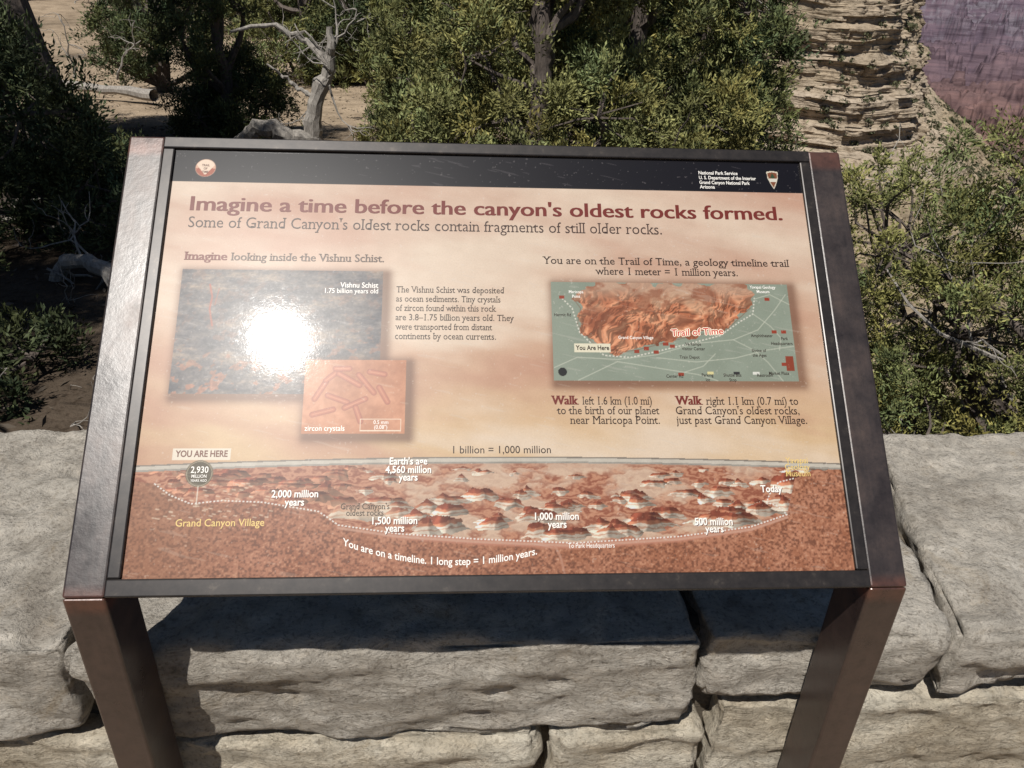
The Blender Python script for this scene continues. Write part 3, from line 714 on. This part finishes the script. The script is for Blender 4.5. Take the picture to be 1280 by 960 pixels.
def tree(name, seed, R, Ht, low, ncl, nlf, lf, base, link=True, lobes=9, rcl=.22, dead=6, full=False, up=.5, dlen=1.0, dr=1.0):
    """R crown radius, Ht overall height, low = height at which foliage starts"""
    rg = np.random.default_rng(seed); mb = MB()
    tp = curve((0, 0, -.3), (rg.normal()*.15*R, rg.normal()*.15*R, Ht*.8), rg, .12*R, 10)
    V, Q = tube(tp, np.linspace(.05*Ht**.8, .02, 10), 9); mb.add(V, Q, 0, (1, 1, 1))
    lb = []
    for i in range(lobes):
        f = (i+.6)/lobes; h = low+(Ht-low)*f
        prof_ = np.sin(np.pi*(.18+.75*f))**.8 if not full else min(1, .82+.6*f)*min(1, (1.12-f)*1.9)
        a = rg.uniform(0, 6.28)+i*2.4; rr_ = R*prof_*rg.uniform(.35, .72)
        lb.append((np.array([rr_*math.cos(a), rr_*math.sin(a), h]), R*rg.uniform(.34, .5)*(.6+.5*prof_)))
    if full:      # skirt of foliage down to the ground
        for i in range(7):
            a = i*.9+rg.uniform(-.2, .2); lb.append((np.array([.66*R*math.cos(a), .66*R*math.sin(a), low+Ht*rg.uniform(.04, .26)]), R*rg.uniform(.36, .46)))
    cents = []
    for i in range(ncl):
        c_, r_ = lb[rg.integers(len(lb))]; d = unit(rg.normal(size=3))
        cents.append(c_+d*r_*rg.uniform(.25, 1.0)**.5)
    cents = np.array(cents); cents = cents[cents[:, 2] > low*.5-.05]
    for c_, r_ in lb:
        j = int(np.clip((c_[2]*.65)/Ht/.8*9, 1, 8)); cp = curve(tp[j], c_, rg, .12*R)
        V, Q = tube(cp, np.linspace(.024*Ht**.7, .008, 7), 6); mb.add(V, Q, 0, (1, 1, 1))
    for i in range(0, len(cents), 3):
        c_ = cents[i]; b0 = min(lb, key=lambda L_: np.linalg.norm(L_[0]-c_))[0]
        V, Q = tube(curve(b0, c_, rg, .05*R, 5), np.linspace(.012, .004, 5), 4); mb.add(V, Q, 0, (1, 1, 1))
    for c_ in cents:
        rc_ = rcl*rg.uniform(.6, 1.35); n = int(nlf*rg.uniform(.6, 1.3))
        nt_ = 12; td = unit(rg.normal(size=(nt_, 3))+np.array([0, 0, up])); k_ = rg.integers(nt_, size=n)
        rad_ = rc_*rg.uniform(.1, 1, n)**.75
        p = c_+td[k_]*(rad_*(.7+.6*((k_*7) % 5)/5))[:, None]+rg.normal(size=(n, 3))*rc_*.11
        ax = unit(td[k_]+rg.normal(size=(n, 3))*.45+np.array([0, 0, up*.5]))
        V, Q = leaves(p, ax, lf*rg.uniform(.6, 1.5, n), lf*rg.uniform(.22, .42, n), rg)
        tint = np.array(base)*rg.uniform(.62, 1.25)*(1+np.array([.22, .08, -.05])*rg.normal()*.6)
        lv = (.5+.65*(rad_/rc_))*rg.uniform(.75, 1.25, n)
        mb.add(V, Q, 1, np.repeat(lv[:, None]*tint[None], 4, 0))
    for i in range(dead):
        j = rg.integers(1, 7); a = rg.uniform(0, 6.28)
        twig(mb, tp[j], (math.cos(a), math.sin(a), rg.uniform(-.1, .6)), R*rg.uniform(.7, 1.1)*dlen, .013*Ht**.5*dr, 2, rg, 2)
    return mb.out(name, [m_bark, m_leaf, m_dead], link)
JUN = (.225, .225, .082); PIN = (.065, .082, .034)
def place(ob, x, y, rot=0, sc=1, dz=0):
    ob.location = (x, y, float(height(np.array([x]), np.array([y]))[0])+dz); ob.rotation_euler = (0, 0, rot); ob.scale = (sc, sc, sc)
# named near trees
place(tree("juniper_tree", 11, 1.25, 3.3, .05, 520, 240, .044, JUN, lobes=14, rcl=.19, dead=0, full=True), .50, 7.0)
place(tree("juniper_tree", 12, 1.10, 3.6, .05, 480, 240, .046, JUN, lobes=14, rcl=.20, dead=0, full=True), 1.75, 7.7, 1.2)
place(tree("juniper_tree", 13, .95, 3.9, .05, 400, 220, .048, (.13, .15, .058), lobes=14, rcl=.20, dead=1, full=True), 2.45, 8.3, 2.2)
place(tree("juniper_tree", 14, 1.15, 2.45, .2, 640, 250, .026, (.215, .22, .076), lobes=16, rcl=.13, dead=18, full=True, dlen=1.2, dr=.75), 2.98, 3.75, .4, dz=-.05)
place(tree("juniper_tree", 20, .75, 1.7, .0, 260, 220, .042, (.16, .17, .065), lobes=9, rcl=.17, dead=0, full=True), -.35, 8.6, .4)
place(tree("pinyon_pine", 15, .72, 2.4, .05, 300, 200, .042, (.095, .115, .045), lobes=9, rcl=.19, dead=0, full=True), -2.75, 9.6, .6)
place(tree("pinyon_pine", 16, 1.3, 3.6, .1, 380, 210, .045, PIN, lobes=11, rcl=.22, dead=3, full=True), -5.0, 6.4, 2.0)
place(tree("pinyon_pine", 17, 1.05, 1.35, .05, 420, 210, .038, PIN, lobes=9, rcl=.18, dead=8, full=True), -3.0, 5.2, 3.0)
place(tree("pinyon_pine", 21, .5, .42, .0, 90, 200, .03, PIN, lobes=5, rcl=.12, dead=5, full=True), -2.05, 2.75, 3.0)
# open-crowned tall trees; they keep the left slope in shade
hi = tree("juniper_tree", 18, 1.8, 5.2, 2.6, 400, 180, .06, JUN, lobes=12, rcl=.28, dead=2); place(hi, -3.6, 2.6)
for x, y, rt in ((-5.8, 4.6, 1.0), (-5.6, 8.2, 2.0), (-3.4, 7.2, 4.4), (-7.9, 6.8, 5.2)):
    o = bpy.data.objects.new("juniper_tree", hi.data); scene.collection.objects.link(o); place(o, x, y, rt, 1.08)
bases = [tree("juniper_tree", 31, 1.6, 3.9, .1, 320, 150, .075, (.16, .17, .062), lobes=13, rcl=.28, dead=2, full=True), tree("pinyon_pine", 32, 1.4, 4.8, .4, 320, 150, .075, (.08, .10, .04), lobes=13, rcl=.27, dead=3, full=True)]
place(bases[0], -.3, 12.5, .5); place(bases[1], -5.4, 15.0, .2, .8)
spots = [(-10.6, 12, 1), (-3.7, 19, 0), (-14.5, 19, 0), (-2.4, 18.5, 1), (1.3, 12.5, 0), (3.3, 12, 1), (-13, 34, 1), (-8.2, 31, 0), (-17, 27, 1), (-2, 25, 1), (-19, 33, 0), (-16, 40, 1), (-7, 38, 0), (-3, 32, 1), (-21, 40, 1), (-26, 42, 0), (1.5, 22, 1), (-11.5, 9.5, 0), (-12, 44, 1), (-9, 46, 0), (-22, 50, 1), (-2, 40, 1), (-30, 52, 0), (.2, 17, 1), (-5, 30, 1), (-18, 50, 0), (-15, 52, 1), (-26, 55, 1)]
r4 = random.Random(8)
for x, y, k in spots:
    o = bpy.data.objects.new(bases[k].name.split(".")[0], bases[k].data); scene.collection.objects.link(o)
    place(o, x, y, r4.uniform(0, 6), r4.uniform(.85, 1.3), -.1)

# dead silver snag and fallen limbs
rg = np.random.default_rng(77); mb = MB()
def T(pts, r0, r1, n=18):
    pts = np.array(pts, float); s = np.linspace(0, len(pts)-1, n); P = np.stack([np.interp(s, range(len(pts)), pts[:, i]) for i in range(3)], -1)
    for _ in range(3): P[1:-1] = P[:-2]*.25+P[1:-1]*.5+P[2:]*.25
    P += rg.normal(size=P.shape)*.010
    V, Q = tube(P, np.linspace(r0, r1, n)*(1+.10*rg.normal(size=n)), 9); mb.add(V, Q, 0, (1, 1, 1)); return P
p = T([(0, 0, -.2), (-.10, 0, .15), (-.05, 0, .45), (.10, .05, .75), (.20, 0, 1.0), (.17, 0, 1.2)], .12, .03)
T([(-.04, 0, .05), (-.3, -.1, .10), (-.6, -.1, .26), (-.9, 0, .02)], .12, .07)
T([(.14, .03, .85), (-.1, .1, 1.08), (-.45, .1, 1.22), (-.85, .1, 1.12)], .04, .015)
T([(-.02, 0, .5), (-.25, .1, .62), (-.5, 0, .84)], .03, .01)
for i in range(7): twig(mb, p[8+i], rg.normal(size=3)+np.array([0, 0, .7]), .55, .016, 2, rg, 0)
place(mb.out("dead_tree", [m_dead]), -1.55, 8.7, 0, 1, .1)
mb = MB()
T([(-.38, .2, -.05), (-.2, .12, .16), (.02, .0, .2), (.2, -.1, .08), (.3, -.2, -.15)], .045, .06)
for i in range(6): twig(mb, (rg.uniform(-.5, .3), .1, .1), rg.normal(size=3)+np.array([0, 0, .3]), .55, .010, 2, rg, 0)
place(mb.out("fallen_log", [m_dead]), -1.98, 4.0, 0, .8)
mb = MB()      # long fallen trunk lying on the far left slope
T([(-2.6, .5, .35), (-1.2, .2, .3), (0, 0, .2), (1.2, -.3, .15)], .05, .09)
for i in range(5): twig(mb, (rg.uniform(-2.2, .6), .2, .3), rg.normal(size=3)+np.array([0, 0, .5]), .8, .02, 2, rg, 0)
place(mb.out("fallen_log", [m_dead]), -6.0, 13.2)

# shrubs scattered over the canyon slopes (one mesh)
rg = np.random.default_rng(99); mb = MB()
G = CV.reshape(ntt, ns, 3); e1 = G[1:, :-1]-G[:-1, :-1]; e2 = G[:-1, 1:]-G[:-1, :-1]; cr_ = np.cross(e1, e2); nzv = np.abs(unit(cr_)[..., 2])
area = np.linalg.norm(cr_, axis=-1)
g0 = G[:-1, :-1]; az_ = np.degrees(np.arctan2(g0[..., 0], g0[..., 1])); el_ = (g0[..., 2]-1.5)/np.hypot(g0[..., 0], g0[..., 1])
vis = (az_ > 14) & (az_ < 42) & (el_ > -.45)
clus = np.clip(fbm(g0/np.array([9, 9, 9]), 3, 77)*3+.55, .05, 1)+1.2*soft[:-1, :-1]
wt = (area*np.where(nzv > .6, 1, .12)*vis*clus).ravel(); pk = rg.choice(len(wt), 6500, p=wt/wt.sum()); ii, jj = np.unravel_index(pk, area.shape)
pts = G[ii, jj]
xr = rg.uniform(0, 1, (2000, 2)); azs = np.radians(17+30*xr[:, 0]); rs = 12*np.exp(xr[:, 1]*3.2)
gp = np.stack([rs*np.sin(azs), rs*np.cos(azs)], -1); gp = np.column_stack([gp, height(gp[:, 0], gp[:, 1])])
for P_, base_s in ((pts, .95), (gp[(rs > 18)], .7)):
    n = len(P_); m_ = 32
    sz = base_s*rg.lognormal(-.15, .42, n); c_ = P_+np.array([0, 0, .35])*sz[:, None]
    cc = np.repeat(c_, m_, 0)+unit(rg.normal(size=(n*m_, 3)))*np.repeat(sz, m_)[:, None]*rg.uniform(.2, 1.1, n*m_)[:, None]*np.array([1.15, 1.15, .75])
    V, Q = leaves(cc, unit(rg.normal(size=(n*m_, 3))), np.repeat(sz, m_)*.7, np.repeat(sz, m_)*.55, rg)
    t_ = np.repeat(rg.uniform(.6, 1.4, n), m_*4)[:, None]*np.array([.088, .090, .048])
    mb.add(V, Q, 0, t_)
mb.out("canyon_shrubs", [m_leaf])

# ground litter and stones beyond the wall (one mesh)
mb = MB(); n = 14000
gx = rg.uniform(-14, 3, n); gy = 1.6+rg.uniform(0, 1, n)**1.4*22
gz = height(gx, gy); P_ = np.stack([gx, gy, gz+.008], -1); s2_ = .01+.025*rg.uniform(0, 1, n)
V, Q = leaves(P_, unit(rg.normal(size=(n, 3))*np.array([1, 1, .3])), s2_*2.2, s2_*.6, rg)
mb.add(V, Q, 0, np.repeat(rg.uniform(.4, 1.4, n), 4)[:, None]*np.array([.11, .088, .066]))
mb.out("ground_litter", [m_leaf])

# ------------------------------------------------------------------ light, sky, camera
sd = Vector((-.2283, -.4081, .8832)).normalized()
sun = bpy.data.lights.new("sun", 'SUN'); sun.energy = 5.0; sun.angle = math.radians(.53); sun.color = (1, .96, .9)
so = bpy.data.objects.new("sun", sun); scene.collection.objects.link(so); so.rotation_euler = sd.to_track_quat('Z', 'Y').to_euler()
w = bpy.data.worlds.new("World"); scene.world = w; w.use_nodes = True; nt = w.node_tree
sk = nt.nodes.new('ShaderNodeTexSky'); sk.sky_type = 'NISHITA'; sk.sun_disc = False
sk.sun_elevation = math.asin(sd.z); sk.sun_rotation = math.atan2(sd.x, sd.y) % (2*math.pi); sk.altitude = 2100
nt.links.new(sk.outputs[0], nt.nodes['Background'].inputs[0]); nt.nodes['Background'].inputs[1].default_value = .05
cam = bpy.data.cameras.new("camera"); cam.sensor_width = 36; cam.lens = 27; cam.clip_start = .02; cam.clip_end = 60000
co = bpy.data.objects.new("camera", cam); scene.collection.objects.link(co); scene.camera = co
f_ = Vector((.0629, .8760, -.4782)).normalized(); r_ = Vector((.9979, -.0524, .0324)); r_ = (r_-f_*r_.dot(f_)).normalized(); u_ = r_.cross(f_)
co.matrix_world = Matrix(((r_.x, u_.x, -f_.x, 0), (r_.y, u_.y, -f_.y, 0), (r_.z, u_.z, -f_.z, Z0), (0, 0, 0, 1)))
scene.view_settings.view_transform = 'Standard'; scene.view_settings.look = 'None'; scene.view_settings.exposure = 0
